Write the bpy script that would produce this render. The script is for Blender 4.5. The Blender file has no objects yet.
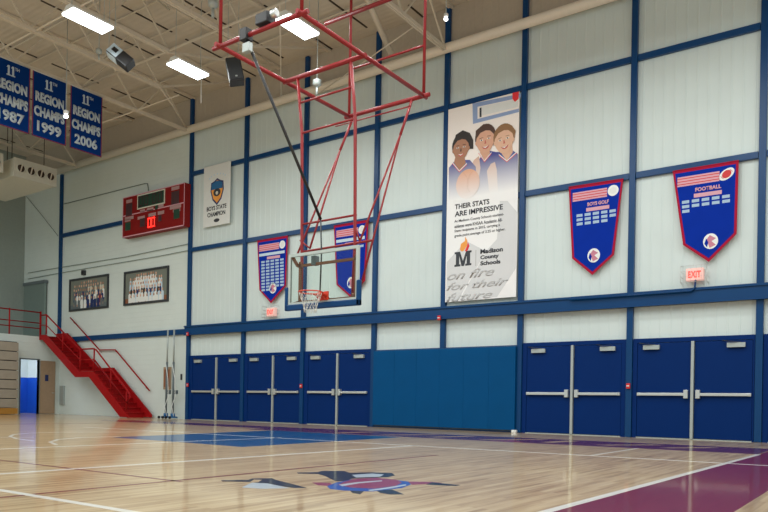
import bpy, bmesh, math, random
from mathutils import Matrix, Vector
from mathutils.geometry import tessellate_polygon
random.seed(7)
S = bpy.context.scene
C = S.collection
# ------------------------------------------------------------------ camera
YAW, ROLL, FPX, CYP, EYE = 0.618320345, 0.0174977822, 717.0659, 404.0217, 0.75
D = 18.97          # the long wall stands at Y = D
YN, YF = 17.92, 18.80   # the staircase lies between these
XE = -32.6          # the end wall stands at X = XE
ROT = (Matrix.Rotation(YAW, 3, 'Z') @ Matrix.Rotation(math.pi/2, 3, 'X') @ Matrix.Rotation(ROLL, 3, 'Z'))
cam = bpy.data.cameras.new('camera'); camo = bpy.data.objects.new('camera', cam); C.objects.link(camo)
camo.matrix_world = Matrix.Translation((0, 0, EYE)) @ ROT.to_4x4()
cam.sensor_fit = 'HORIZONTAL'; cam.sensor_width = 36; cam.lens = FPX/768*36
cam.shift_y = (CYP-256)/768; cam.clip_start = .05; cam.clip_end = 200
S.camera = camo
# ------------------------------------------------------------------ world, light, exposure
w = bpy.data.worlds.new('world'); S.world = w; w.use_nodes = True
w.node_tree.nodes['Background'].inputs[0].default_value = (0.92, 1.0, 1.0, 1)
w.node_tree.nodes['Background'].inputs[1].default_value = 0.74
S.view_settings.view_transform = 'Standard'; S.view_settings.look = 'None'
S.view_settings.exposure = -0.17; S.view_settings.gamma = 1.0; S.view_settings.use_curve_mapping = False
LAMP_Z = 10.42
LAMPS = [(x, y) for x in (-21.3, -17.0, -12.7, -8.4, -4.1, 0.2, 4.5) for y in (0.9, 4.1, 7.3, 10.5, 13.7)]
LAMPS += [(x, y) for x in (-25.6, -29.9) for y in (0.9, 4.1, 7.3, 10.5)]  # unseen fill lamps, added to brighten the left end of the hall
LAMPS = [l for l in LAMPS if l not in ((-21.3, 10.5), (-21.3, 13.7))]
for (x, y) in LAMPS:
    a = bpy.data.lights.new('high_bay_and_fill_glow', 'AREA'); a.shape = 'RECTANGLE'; a.size = .5; a.size_y = 1.15
    a.energy = 112; a.color = (0.96, 1.0, 0.99)
    o = bpy.data.objects.new('high_bay_and_fill_glow', a); C.objects.link(o); o.location = (x, y, LAMP_Z-.03)

# ------------------------------------------------------------------ where a ray of the survey photo meets a plane of the room
def meet(px, py, ax, val):
    r = ROT @ Vector(((px-384)/FPX, -(py-CYP)/FPX, -1)); o = Vector((0, 0, EYE))
    return o + r*((val-o[ax])/r[ax])
def wall_at(px, py, y=D): p = meet(px, py, 1, y); return (p.x, p.z)
def floor_at(px, py): p = meet(px, py, 2, 0); return (p.x, p.y)

# ------------------------------------------------------------------ materials
def mat(name, col, rough=.5, metal=0, bump=None, var=0, scale=8, coat=0, emit=0, ecol=None, spec=.5, trans=0):
    m = bpy.data.materials.new(name); m.use_nodes = True; nt = m.node_tree; b = nt.nodes['Principled BSDF']
    b.inputs['Roughness'].default_value = rough; b.inputs['Metallic'].default_value = metal
    b.inputs['Specular IOR Level'].default_value = spec; b.inputs['Coat Weight'].default_value = coat; b.inputs['Coat Roughness'].default_value = .15
    b.inputs['Transmission Weight'].default_value = trans
    c = (*col, 1)
    tc = nt.nodes.new('ShaderNodeTexCoord'); n = nt.nodes.new('ShaderNodeTexNoise')
    n.inputs['Scale'].default_value = scale; n.inputs['Detail'].default_value = 4
    nt.links.new(tc.outputs['Object'], n.inputs['Vector'])
    mx = nt.nodes.new('ShaderNodeMix'); mx.data_type = 'RGBA'
    v = var if var else .04
    mx.inputs[6].default_value = tuple(min(1, k*(1-v)) for k in col)+(1,)
    mx.inputs[7].default_value = tuple(min(1, k*(1+v)) for k in col)+(1,)
    nt.links.new(n.outputs['Fac'], mx.inputs[0]); nt.links.new(mx.outputs[2], b.inputs['Base Color'])
    if bump:
        bp = nt.nodes.new('ShaderNodeBump'); bp.inputs['Strength'].default_value = bump; bp.inputs['Distance'].default_value = .02
        nt.links.new(n.outputs['Fac'], bp.inputs['Height']); nt.links.new(bp.outputs[0], b.inputs['Normal'])
    if emit:
        b.inputs['Emission Color'].default_value = (*(ecol or col), 1); b.inputs['Emission Strength'].default_value = emit
    return m
M = {}
def mk(name, *a, **k): M[name] = mat(name, *a, **k); return M[name]
mk('panel', (.62, .71, .70), .5, var=.05, scale=1.2)
mk('blue_paint', (0, .045, .155), .3, spec=.3, var=.08, scale=3)
mk('door_blue', (0, .022, .13), .5, spec=.1, var=.08, scale=2)
mk('pad_blue', (0, .068, .205), .6, spec=.1, var=.1, scale=2, bump=.15)
mk('steel_beige', (.66, .59, .48), .55, var=.08)
mk('deck', (.60, .54, .45), .7, var=.12, scale=2)
mk('dark_gap', (.05, .035, .025), .9)
mk('red_pipe', (.26, .015, .018), .4, spec=.35, var=.15, scale=5)
mk('stair_red', (.34, .006, .008), .5, spec=.15, var=.1, scale=3)
mk('upper_beige', (.47, .41, .33), .7, var=.08)
mk('strut_beige', (.80, .73, .62), .5)
mk('black', (.012, .012, .014), .5)
mk('charcoal', (.03, .035, .04), .6)
mk('white', (.8, .82, .8), .5)
mk('letter_pale', (.50, .58, .64), .6)
mk('year_blue', (.36, .5, .66), .6); mk('emblem_rose', (.55, .2, .28), .6); mk('hoop_blue', (.25, .34, .55), .5); mk('caption', (.40, .24, .24), .5); mk('white_vinyl', (.72, .74, .72), .35)
mk('grey_metal', (.42, .47, .46), .35, .3)
mk('steel', (.6, .63, .62), .3, .6)
mk('banner_blue', (0, .03, .17), .8, spec=.1, var=.1)
mk('pennant_blue', (0, .025, .32), .7, spec=.1, var=.12, scale=2.5)
mk('pennant_red', (.38, .01, .04), .7, spec=.1, var=.1)
mk('pink', (.68, .35, .42), .6); mk('red', (.6, .02, .02), .5); mk('sky_pale', (.55, .68, .78), .6)
mk('score_red', (.22, .008, .008), .5, spec=.15, var=.1); mk('score_dark', (.055, .02, .025), .4); mk('score_green', (.008, .05, .03), .35)
mk('lit_red', (1, .05, .03), .5, emit=2.5, ecol=(1, .03, .02))
mk('exit_face', (.9, .55, .5), .5, emit=.35, ecol=(1, .5, .42)); mk('exit_red', (.9, .1, .08), .5, emit=.9, ecol=(1, .1, .08))
mk('lamp_lens', (1, 1, 1), .4, emit=9, ecol=(.93, 1, .99))
mk('orange', (.62, .05, .02), .4); mk('net', (.62, .62, .58), .8)
mk('wood_leaf', (.36, .25, .16), .5, var=.15); mk('bright_blue', (.01, .1, .62), .5)
mk('tan_plank', (.34, .30, .24), .5, var=.12, scale=4); mk('ochre', (.42, .2, .03), .5)
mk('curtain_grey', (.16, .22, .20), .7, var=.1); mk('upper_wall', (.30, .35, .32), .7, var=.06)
mk('duct', (.55, .55, .47), .5, var=.06); mk('ink', (.03, .035, .045), .6); mk('ink_grey', (.5, .5, .5), .6)
mk('poster', (.86, .86, .86), .45, var=.01); mk('poster_grey', (.66, .67, .68), .45, var=.01)
mk('poster_warm', (.87, .80, .75), .45, var=.01)
mk('skin_dark', (.40, .19, .11), .6); mk('skin_light', (.66, .36, .24), .6); mk('skin_fair', (.72, .44, .30), .6)
mk('hair_black', (.02, .013, .01), .6); mk('hair_brown', (.07, .03, .018), .6); mk('hair_blonde', (.26, .13, .05), .6)
mk('lip', (.5, .1, .08), .6); mk('flame_red', (.75, .02, .03), .6); mk('flame_orange', (.85, .35, .06), .6)
mk('navy', (.01, .025, .12), .6); mk('maroon', (.22, .02, .04), .5)
mk('cream', (.62, .6, .5), .6); mk('earth', (.25, .09, .04), .6); mk('olive', (.18, .2, .17), .6)
mk('cart_blue', (.01, .12, .3), .5); mk('slate', (.12, .15, .16), .5)

mk('board_edge', (.45, .52, .50), .4)
def fadeprint(name, col, z0, z1):          # a printed colour that runs out to the white of the paper between heights z0 and z1
    m = mat(name, col, .5); nt = m.node_tree; b = nt.nodes['Principled BSDF']
    g = nt.nodes.new('ShaderNodeNewGeometry'); s = nt.nodes.new('ShaderNodeSeparateXYZ'); r = nt.nodes.new('ShaderNodeMapRange')
    r.inputs[1].default_value = z0; r.inputs[2].default_value = z1
    x = nt.nodes.new('ShaderNodeMix'); x.data_type = 'RGBA'; x.inputs[6].default_value = (.86, .86, .86, 1); x.inputs[7].default_value = (*col, 1)
    nt.links.new(g.outputs['Position'], s.inputs[0]); nt.links.new(s.outputs['Z'], r.inputs[0]); nt.links.new(r.outputs[0], x.inputs[0])
    nt.links.new(x.outputs[2], b.inputs['Base Color']); M[name] = m
fadeprint('jersey', (.03, .035, .24), 6.95, 8.1); fadeprint('jersey_skin', (.62, .36, .26), 6.95, 8.2)
fadeprint('ball_print', (.72, .38, .24), 6.85, 7.75)

def brick_mat():
    m = mat('painted_block', (.67, .75, .72), .55, var=.05, scale=1.5); nt = m.node_tree; b = nt.nodes['Principled BSDF']
    tc = nt.nodes.new('ShaderNodeTexCoord'); mp = nt.nodes.new('ShaderNodeMapping'); mp.inputs['Rotation'].default_value = (math.pi/2, 0, 0)
    br = nt.nodes.new('ShaderNodeTexBrick'); br.inputs['Scale'].default_value = 1; br.inputs['Brick Width'].default_value = .41
    br.inputs['Row Height'].default_value = .205; br.inputs['Mortar Size'].default_value = .008
    br.inputs['Color1'].default_value = br.inputs['Color2'].default_value = (1, 1, 1, 1); br.inputs['Mortar'].default_value = (0, 0, 0, 1)
    bp = nt.nodes.new('ShaderNodeBump'); bp.inputs['Strength'].default_value = .5; bp.inputs['Distance'].default_value = .01
    nt.links.new(tc.outputs['Object'], mp.inputs[0]); nt.links.new(mp.outputs[0], br.inputs[0])
    nt.links.new(br.outputs['Color'], bp.inputs['Height']); nt.links.new(bp.outputs[0], b.inputs['Normal'])
    M['block'] = m
brick_mat()
def glass_mat():
    m = bpy.data.materials.new('clear_glass'); m.use_nodes = True; nt = m.node_tree; nt.nodes.clear()
    o = nt.nodes.new('ShaderNodeOutputMaterial'); t = nt.nodes.new('ShaderNodeBsdfTransparent'); g = nt.nodes.new('ShaderNodeBsdfGlossy')
    t.inputs[0].default_value = (.93, .97, .95, 1); g.inputs['Roughness'].default_value = .03
    f = nt.nodes.new('ShaderNodeFresnel'); f.inputs[0].default_value = 1.22; x = nt.nodes.new('ShaderNodeMixShader')
    nt.links.new(f.outputs[0], x.inputs[0]); nt.links.new(t.outputs[0], x.inputs[1]); nt.links.new(g.outputs[0], x.inputs[2]); nt.links.new(x.outputs[0], o.inputs[0])
    M['glass'] = m
glass_mat()
def floor_mat(name, tone=None):            # maple strips running along Y, or a paint laid over them, all under one varnish
    m = bpy.data.materials.new(name); m.use_nodes = True; nt = m.node_tree; b = nt.nodes['Principled BSDF']; L = nt.links.new
    N = nt.nodes.new
    tc = N('ShaderNodeTexCoord'); mp = N('ShaderNodeMapping'); mp.inputs['Rotation'].default_value = (0, 0, math.pi/2)
    L(tc.outputs['Object'], mp.inputs[0])
    br = N('ShaderNodeTexBrick'); br.inputs['Scale'].default_value = 1; br.inputs['Brick Width'].default_value = 1.3; br.inputs['Row Height'].default_value = .057
    br.inputs['Mortar Size'].default_value = .0012; br.inputs['Color1'].default_value = (0, 0, 0, 1); br.inputs['Color2'].default_value = (1, 1, 1, 1); br.inputs['Mortar'].default_value = (.3, .3, .3, 1)
    L(mp.outputs[0], br.inputs[0])
    st = N('ShaderNodeMapping'); st.inputs['Scale'].default_value = (14, .9, 1); L(tc.outputs['Object'], st.inputs[0])
    no = N('ShaderNodeTexNoise'); no.inputs['Scale'].default_value = 1.3; no.inputs['Detail'].default_value = 6; L(st.outputs[0], no.inputs['Vector'])
    big = N('ShaderNodeTexNoise'); big.inputs['Scale'].default_value = .5; L(tc.outputs['Object'], big.inputs['Vector'])
    if tone is None:
        r = N('ShaderNodeValToRGB'); r.color_ramp.elements[0].position = .25; r.color_ramp.elements[1].position = .75
        r.color_ramp.elements[0].color = (.36, .225, .105, 1); r.color_ramp.elements[1].color = (.68, .52, .31, 1)
        e = r.color_ramp.elements.new(.5); e.color = (.57, .41, .225, 1)
        a = N('ShaderNodeMath'); a.operation = 'MULTIPLY_ADD'; a.inputs[1].default_value = .30; L(br.outputs['Color'], a.inputs[0])
        s = N('ShaderNodeMath'); s.operation = 'MULTIPLY_ADD'; s.inputs[1].default_value = .85; s.inputs[2].default_value = -.08
        L(no.outputs['Fac'], s.inputs[0]); L(s.outputs[0], a.inputs[2]); L(a.outputs[0], r.inputs[0]); L(r.outputs[0], b.inputs['Base Color'])
    else:
        x = N('ShaderNodeMix'); x.data_type = 'RGBA'; x.inputs[6].default_value = tuple(k*.8 for k in tone)+(1,); x.inputs[7].default_value = tuple(min(1, k*1.2) for k in tone)+(1,)
        L(no.outputs['Fac'], x.inputs[0]); L(x.outputs[2], b.inputs['Base Color'])
    b.inputs['Roughness'].default_value = .32; b.inputs['Specular IOR Level'].default_value = .15
    b.inputs['Coat Weight'].default_value = .7; b.inputs['Coat Roughness'].default_value = .07
    bp = N('ShaderNodeBump'); bp.inputs['Strength'].default_value = .06; bp.inputs['Distance'].default_value = .01
    L(no.outputs['Fac'], bp.inputs['Height']); L(bp.outputs[0], b.inputs['Normal']); L(bp.outputs[0], b.inputs['Coat Normal'])
    M[name] = m
floor_mat('maple'); floor_mat('line_white', (.82, .80, .74)); floor_mat('line_maroon', (.20, .035, .035))
floor_mat('paint_maroon', (.19, .006, .026)); floor_mat('paint_purple', (.125, .02, .06)); floor_mat('paint_blue', (0, .085, .26))
floor_mat('paint_navy', (.006, .01, .022)); floor_mat('paint_pale', (.5, .56, .62)); floor_mat('paint_royal', (.015, .09, .42)); floor_mat('paint_wine', (.30, .04, .10))
def deck_mat():
    m = M['deck']; nt = m.node_tree; b = nt.nodes['Principled BSDF']; N = nt.nodes.new; L = nt.links.new
    tc = N('ShaderNodeTexCoord'); wv = N('ShaderNodeTexWave'); wv.wave_type = 'BANDS'; wv.bands_direction = 'Y'; wv.inputs['Scale'].default_value = 1.6
    L(tc.outputs['Object'], wv.inputs[0]); bp = N('ShaderNodeBump'); bp.inputs['Strength'].default_value = .16; bp.inputs['Distance'].default_value = .05
    L(wv.outputs['Fac'], bp.inputs['Height']); L(bp.outputs[0], b.inputs['Normal'])
deck_mat()

# ------------------------------------------------------------------ mesh building
WLOC = {}
def tag(o, label=None, cat=None, group=None, kind=None):
    if label: o['label'] = label
    if cat: o['category'] = cat
    if group: o['group'] = group
    if kind: o['kind'] = kind
    return o
def thing(name, loc, label, cat, group=None):
    o = bpy.data.objects.new(name, None); C.objects.link(o); o.location = loc; o.empty_display_size = .2
    WLOC[o.name] = Vector(loc); return tag(o, label, cat, group)
WALLF = (Vector((0, D, 0)), Vector((1, 0, 0)), Vector((0, 0, 1)), Vector((0, -1, 0)))
def plane_y(y): return (Vector((0, y, 0)), Vector((1, 0, 0)), Vector((0, 0, 1)), Vector((0, -1, 0)))
def plane_x(x): return (Vector((x, 0, 0)), Vector((0, 1, 0)), Vector((0, 0, 1)), Vector((1, 0, 0)))
FLOORF = (Vector((0, 0, 0)), Vector((1, 0, 0)), Vector((0, 1, 0)), Vector((0, 0, 1)))
class MB:
    def __init__(s): s.b = bmesh.new(); s.mats = []
    def mi(s, m):
        if m not in s.mats: s.mats.append(m)
        return s.mats.index(m)
    def hexa(s, v, m):
        vs = [s.b.verts.new(p) for p in v]; i = s.mi(m)
        for f in ((0, 3, 2, 1), (4, 5, 6, 7), (0, 1, 5, 4), (1, 2, 6, 5), (2, 3, 7, 6), (3, 0, 4, 7)):
            s.b.faces.new([vs[k] for k in f]).material_index = i
    def box(s, x0, x1, y0, y1, z0, z1, m='white'):
        s.hexa([(x0, y0, z0), (x1, y0, z0), (x1, y1, z0), (x0, y1, z0), (x0, y0, z1), (x1, y0, z1), (x1, y1, z1), (x0, y1, z1)], m); return s
    def bar(s, p, q, w, h, m='white'):
        p, q = Vector(p), Vector(q); d = (q-p).normalized(); up = Vector((0, 0, 1)) if abs(d.z) < .95 else Vector((1, 0, 0))
        a = d.cross(up).normalized()*w/2; c = a.cross(d).normalized()*h/2
        s.hexa([p-a-c, p+a-c, q+a-c, q-a-c, p-a+c, p+a+c, q+a+c, q-a+c], m); return s
    def tube(s, pts, r, m='white', seg=10, closed=False, caps=True):
        pts = [Vector(p) for p in pts]; n = len(pts); i = s.mi(m); rings = []; ref = None
        rs = r if isinstance(r, (list, tuple)) else [r]*n
        for k in range(n):
            a = pts[(k-1) % n] if (k or closed) else pts[0]; b = pts[(k+1) % n] if (k < n-1 or closed) else pts[-1]
            d = (b-a).normalized()
            if ref is None: ref = Vector((0, 0, 1)) if abs(d.z) < .9 else Vector((1, 0, 0))
            u = (ref - d*ref.dot(d)).normalized(); ref = u; v = d.cross(u)
            rings.append([s.b.verts.new(pts[k]+(u*math.cos(t)+v*math.sin(t))*rs[k]) for t in [2*math.pi*j/seg for j in range(seg)]])
        for k in range(n if closed else n-1):
            A, B = rings[k], rings[(k+1) % n]
            for j in range(seg):
                f = s.b.faces.new([A[j], A[(j+1) % seg], B[(j+1) % seg], B[j]]); f.material_index = i; f.smooth = True
        if not closed and caps:
            for R in (rings[0], rings[-1]): s.b.faces.new(R).material_index = i
        return s
    def plate(s, F, pts, n0, n1, m='white'):
        O, U, V, N = F; i = s.mi(m)
        A = [s.b.verts.new(O+U*x+V*y+N*n0) for x, y in pts]; B = [s.b.verts.new(O+U*x+V*y+N*n1) for x, y in pts]
        if len(pts) <= 4: fs = [s.b.faces.new(A[::-1]), s.b.faces.new(B)]
        else:
            fs = []
            for t3 in tessellate_polygon([[Vector((x, y, 0)) for x, y in pts]]):
                fs.append(s.b.faces.new([A[k] for k in t3])); fs.append(s.b.faces.new([B[k] for k in t3]))
        for k in range(len(pts)): fs.append(s.b.faces.new([A[k], A[(k+1) % len(A)], B[(k+1) % len(A)], B[k]]))
        for f in fs: f.material_index = i
        return s
    def rect(s, F, x0, x1, y0, y1, n0, n1, m='white'): return s.plate(F, [(x0, y0), (x1, y0), (x1, y1), (x0, y1)], n0, n1, m)
    def disc(s, F, cx, cy, rx, ry, n0, n1, m='white', seg=20, rot=0):
        c, q = math.cos(rot), math.sin(rot)
        return s.plate(F, [(cx+rx*math.cos(t)*c-ry*math.sin(t)*q, cy+rx*math.cos(t)*q+ry*math.sin(t)*c) for t in [2*math.pi*k/seg for k in range(seg)]], n0, n1, m)
    def build(s, name, parent=None, bevel=0, **k):
        bmesh.ops.recalc_face_normals(s.b, faces=s.b.faces[:])
        me = bpy.data.meshes.new(name)
        if parent:
            root = parent
            while root.parent: root = root.parent
            base = WLOC[root.name]
        else:
            vs = [v.co for v in s.b.verts]
            base = Vector(((min(v.x for v in vs)+max(v.x for v in vs))/2, (min(v.y for v in vs)+max(v.y for v in vs))/2, min(v.z for v in vs)))
        bmesh.ops.translate(s.b, verts=s.b.verts[:], vec=-base)
        s.b.to_mesh(me); s.b.free()
        for m in s.mats: me.materials.append(M[m])
        o = bpy.data.objects.new(name, me); C.objects.link(o)
        if parent: o.parent = parent
        else: o.location = base; WLOC[o.name] = base.copy()
        if bevel:
            bv = o.modifiers.new('edge', 'BEVEL'); bv.width = bevel; bv.segments = 2; bv.limit_method = 'ANGLE'
        return tag(o, **k)
def struct(mb, name, **k): return mb.build(name, kind='structure', **k)
def text(parent, s, F, x0, x1, y0, y1, n, m, name='lettering', bold=.012, shear=0, slope=0, depth=.004):
    cu = bpy.data.curves.new('t', 'FONT'); cu.body = s; cu.size = 1; cu.offset = bold; cu.extrude = 0; cu.shear = shear; cu.resolution_u = 3
    to = bpy.data.objects.new('t', cu); me = bpy.data.meshes.new_from_object(to); bpy.data.objects.remove(to)
    xs = [v.co.x for v in me.vertices]; ys = [v.co.y for v in me.vertices]
    a, b, c, d = min(xs), max(xs), min(ys), max(ys); O, U, V, N = F
    root = parent
    while root.parent: root = root.parent
    base = WLOC[root.name]
    for v in me.vertices:
        u = x0+(v.co.x-a)/(b-a)*(x1-x0); t = y0+(v.co.y-c)/(d-c)*(y1-y0) + slope*(u-x0)
        v.co = O+U*u+V*t+N*n-base
    me.materials.clear(); me.materials.append(M[m]); me.name = name
    o = bpy.data.objects.new(name, me); C.objects.link(o); o.parent = parent
    so = o.modifiers.new('thickness', 'SOLIDIFY'); so.thickness = depth; so.offset = 1
    return o

# ================================================================== THE ROOM
COLS = [-23.15, -20.0, -17.0, -13.9, -11.28, -8.72, -5.63, -2.61, .42, 3.45]
X1 = 6.5
# floor with its painted court
f = MB(); f.plate(FLOORF, [(-36, -6), (X1, -6), (X1, D+.3), (-36, D+.3)], -.1, 0, 'maple')
def line(p, q, wd, m, z=.0012):
    p, q = Vector(p), Vector(q); d = (q-p).normalized(); a = Vector((-d.y, d.x))*wd/2
    f.plate(FLOORF, [tuple(p-a), tuple(q-a), tuple(q+a), tuple(p+a)], .0002, z, m)
def pl(pts, wd, m, z=.0012):
    for a, b in zip(pts, pts[1:]): line(a, b, wd, m, z)
# maroon end strip and the lettered side strip
f.plate(FLOORF, [(-2.16, -6), (-.95, -6), (-.95, 15.9), (-1.85, 15.9)], .0001, .001, 'paint_maroon')
f.plate(FLOORF, [(-14.5, 13.75), (-1.9, 13.75), (-1.9, 15.9), (-14.5, 15.9)], .0001, .001, 'paint_purple')
f.plate(FLOORF, [(-22.5, 14.6), (-14.5, 14.6), (-14.5, 15.9), (-22.5, 15.9)], .0001, .001, 'paint_purple')
for (a, b, c, d, k) in [(-3.7, -3.1, 14.4, 15.4, .3), (-4.9, -4.1, 14.3, 15.5, .25), (-6.1, -5.4, 14.3, 15.6, -.3), (-7.5, -6.8, 14.2, 15.6, .4), (-8.9, -8.0, 14.2, 15.6, -.3), (-10.2, -9.5, 14.2, 15.6, .3), (-11.6, -10.9, 14.2, 15.5, -.3)]:
    f.plate(FLOORF, [(a, c), (a+.28, c), (b+k, d), (b-.28+k, d)], .001, .0016, 'maple')
f.plate(FLOORF, [(-7.1, 13.9), (-6.3, 13.9), (-6.9, 14.7)], .001, .0018, 'paint_wine')
key = [floor_at(*a) for a in [(112, 437.3), (145, 436), (272, 430.4), (401, 437.2), (242, 447), (192, 443)]]
f.plate(FLOORF, key, .0001, .0010, 'paint_blue')
line((-7.12, -6), (-7.12, 11.0), .085, 'line_white', .0018)
line((-10.55, -4), (-10.55, 11.1), .07, 'line_white', .0018)
line((-17.5, 10.9), (3.5, 11.05), .085, 'line_white', .0018)
line((-16, 2.93), (-1.9, 2.93), .07, 'line_white', .0018)
line((-2.19, -6), (-1.875, 13.7), .08, 'line_white', .0020)
line((-3.86, 11.1), (-3.92, 13.75), .05, 'line_white', .0018)
line((-16, 4.34), (-5.35, 4.32), .05, 'line_maroon', .0015)
line((-5.33, -4), (-5.55, 9.2), .05, 'line_maroon', .0015)
line((-20.3, 4), (-20.1, 15), .08, 'line_maroon', .0015)
pl([floor_at(*a) for a in [(192, 431.5), (120, 432), (60, 432.2), (30, 433), (14, 434.5), (10, 436.3), (16, 438.6), (34, 441)]], .06, 'line_white', .0015)
pl([floor_at(*a) for a in [(120, 436.5), (80, 437.5), (58, 439.5), (50, 442), (56, 444.6)]], .06, 'line_white', .0015)
line(floor_at(0, 437.2), floor_at(34, 437.2), .05, 'line_white', .0015)
def fp(pts, m, z): f.plate(FLOORF, [floor_at(*a) for a in pts], .0002, z, m)
# team emblem at mid court: a long rifle and hat on the left, a feathered shield on the right
fp([(221, 480.3), (248, 480), (252, 478.6), (272, 478.2), (276, 480), (292, 484), (307, 488), (294, 488), (270, 484.5), (252, 482), (222, 481.4)], 'paint_navy', .0012)
fp([(242, 487.5), (252, 482.6), (268, 483.6), (290, 488.2), (262, 488.8)], 'paint_pale', .0014)
fp([(250, 482.2), (254, 479.6), (262, 480), (258, 482.4)], 'maple', .0016)
fp([(297, 472.6), (318, 472.2), (322, 471), (344, 471), (350, 473), (372, 472.4), (392, 473.2), (395, 475.4), (388, 477.2), (352, 478.6), (346, 481.2), (335, 481), (325, 476), (318, 474), (298, 473.6)], 'paint_navy', .0012)
fp([(352, 475), (372, 473.6), (384, 474.6), (380, 476.8), (356, 477.6)], 'paint_pale', .0016)
fp([(312, 482.4), (330, 483), (334, 486), (318, 485.4)], 'paint_wine', .0012)
fp([(327, 486.4), (336, 482.6), (352, 479.6), (372, 478.4), (394, 480), (408, 481.6), (411, 484.5), (402, 488), (372, 491.5), (344, 490.5), (330, 489)], 'paint_royal', .0013)
fp([(344, 481.8), (356, 479), (376, 477.8), (396, 479.8), (402, 482.6), (396, 486), (374, 488.8), (350, 487.6), (338, 485)], 'paint_wine', .0016)
fp([(339, 484.8), (358, 482.2), (382, 480.4), (382, 481.4), (360, 483.4), (342, 486.4)], 'paint_pale', .0020)
fp([(368, 490.2), (388, 487.4), (406, 484.4), (406, 485.6), (390, 488.6), (370, 491.2)], 'paint_pale', .0020)
fp([(376, 490.5), (392, 489.6), (404, 494.4), (390, 494.6), (380, 492.8)], 'paint_navy', .0012)
fp([(408, 481.6), (430, 482), (442, 483), (412, 484.8)], 'paint_wine', .0012)
fp([(432, 482.4), (460, 485.2), (456, 486), (426, 484.6)], 'paint_navy', .0014)
fp([(350, 490.6), (364, 491.2), (360, 494.4), (352, 492.8)], 'paint_navy', .0012)
struct(f, 'floor')

# long wall: painted block on the left, ribbed metal sheet from the second column on
wl = MB()
wl.box(-36.2, COLS[0], D, D+.3, 0, 11.55, 'block'); wl.box(-36.2, X1, D, D+.3, 11.55, 13.1, 'upper_beige')
wl.box(COLS[0], X1, D, D+.3, 0, 11.55, 'panel')
x = -32.4
while x < X1:
    if min(abs(x-c) for c in COLS) > .12:
        for z0, z1, m in ((2.5, 11.55, 'panel'), (11.56, 12.95, 'upper_beige')):
            if x > COLS[0] or m == 'upper_beige': wl.hexa([(x-.014, D-.007, z0), (x+.014, D-.007, z0), (x+.026, D, z0), (x-.026, D, z0), (x-.014, D-.007, z1), (x+.014, D-.007, z1), (x+.026, D, z1), (x-.026, D, z1)], m)
    x += .262
struct(wl, 'wall_back')
# end wall with its doorway, the recess over the balcony, and the roof deck
e = MB(); DY0, DY1, DZ = 17.08, 17.97, 2.52
e.box(XE-.2, XE, -6, DY0, 0, 3.3, 'block'); e.box(XE-.2, XE, DY1, D, 0, 3.3, 'block'); e.box(XE-.2, XE, DY0, DY1, DZ, 3.3, 'block')
struct(e, 'wall_left')
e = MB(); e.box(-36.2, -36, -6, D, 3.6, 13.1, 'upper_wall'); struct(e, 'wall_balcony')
e = MB(); e.box(-36, XE, -6, D, 3.3, 3.62, 'block'); struct(e, 'balcony_floor')
e = MB(); e.box(-36.2, X1, -6, D+.3, 12.95, 13.1, 'deck')
for k in range(-9, 16):
    X = -19.65+1.85*k
    if -36 < X < X1:
        y = 1.0 + (k % 2)*.9
        while y < 18.2: e.box(X-.03, X+.03, y, y+1.9, 12.93, 12.951, 'dark_gap'); y += 2.45
struct(e, 'ceiling')
# corridor seen through the open doorway
e = MB(); e.box(-35.2, -35.1, 15, 18.85, 0, 1.75, 'bright_blue'); e.box(-35.2, -35.1, 15, 18.85, 1.75, 3.3, 'white')
e.box(-35.1, XE-.2, 18.75, 18.85, 0, 1.75, 'bright_blue'); e.box(-35.1, XE-.2, 18.75, 18.85, 1.75, 3.3, 'white'); e.box(-35.1, XE-.2, 15, 15.1, 0, 3.3, 'white'); struct(e, 'wall_corridor')
a = bpy.data.lights.new('corridor_light', 'AREA'); a.size = .8; a.energy = 60; a.color = (.75, .88, 1)
o = bpy.data.objects.new('corridor_light', a); C.objects.link(o); o.location = (-33.9, 17, 3.25)

# blue steel columns and rails on the wall
tn = [0]
def trim(mb, **k): tn[0] += 1; return struct(mb, 'trim_%d' % tn[0], **k)
e = MB(); e.box(XE-.09, XE+.09, D-.1, D, 3.62, 11.45, 'blue_paint'); trim(e)
for c in COLS:
    e = MB(); e.box(c-.08, c+.08, D-.12, D, 0, 12.93, 'blue_paint'); trim(e, bevel=.01)
def rail(x0, x1, z0, z1, d=.1):
    e = MB(); e.box(x0, x1, D-d, D, z0, z1, 'blue_paint'); trim(e, bevel=.008)
rail(XE+.09, -27.0, 8.42, 8.6); rail(XE+.09, COLS[0]-.09, 3.42, 3.64)
cc = COLS+[X1+.09]
for a_, b_ in zip(cc, cc[1:]):
    rail(a_+.09, b_-.09, 6.72, 6.88); 
    if a_ > -11.5 or a_ < -12: pass
    rail(a_+.09, b_-.09, 9.77, 9.93)
e = MB(); e.box(COLS[0]-.09, X1, D-.2, D-.12, 3.36, 3.74, 'blue_paint'); e.box(COLS[0]-.09, X1, D-.24, D-.12, 3.68, 3.74, 'blue_paint'); e.box(COLS[0]-.09, X1, D-.24, D-.12, 3.36, 3.41, 'blue_paint'); trim(e)
e = MB(); e.tube([(XE, D-.3, 11.55), (X1, D-.3, 11.55)], .14, 'strut_beige', 14); trim(e)
# blue conduit on the beam
e = MB(); e.tube([(-7.2, D-.27, 3.66), (-4.1, D-.27, 3.66), (-4.02, D-.27, 3.74), (-4.02, D-.2, 3.93)], .025, 'blue_paint', 8); trim(e)
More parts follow.
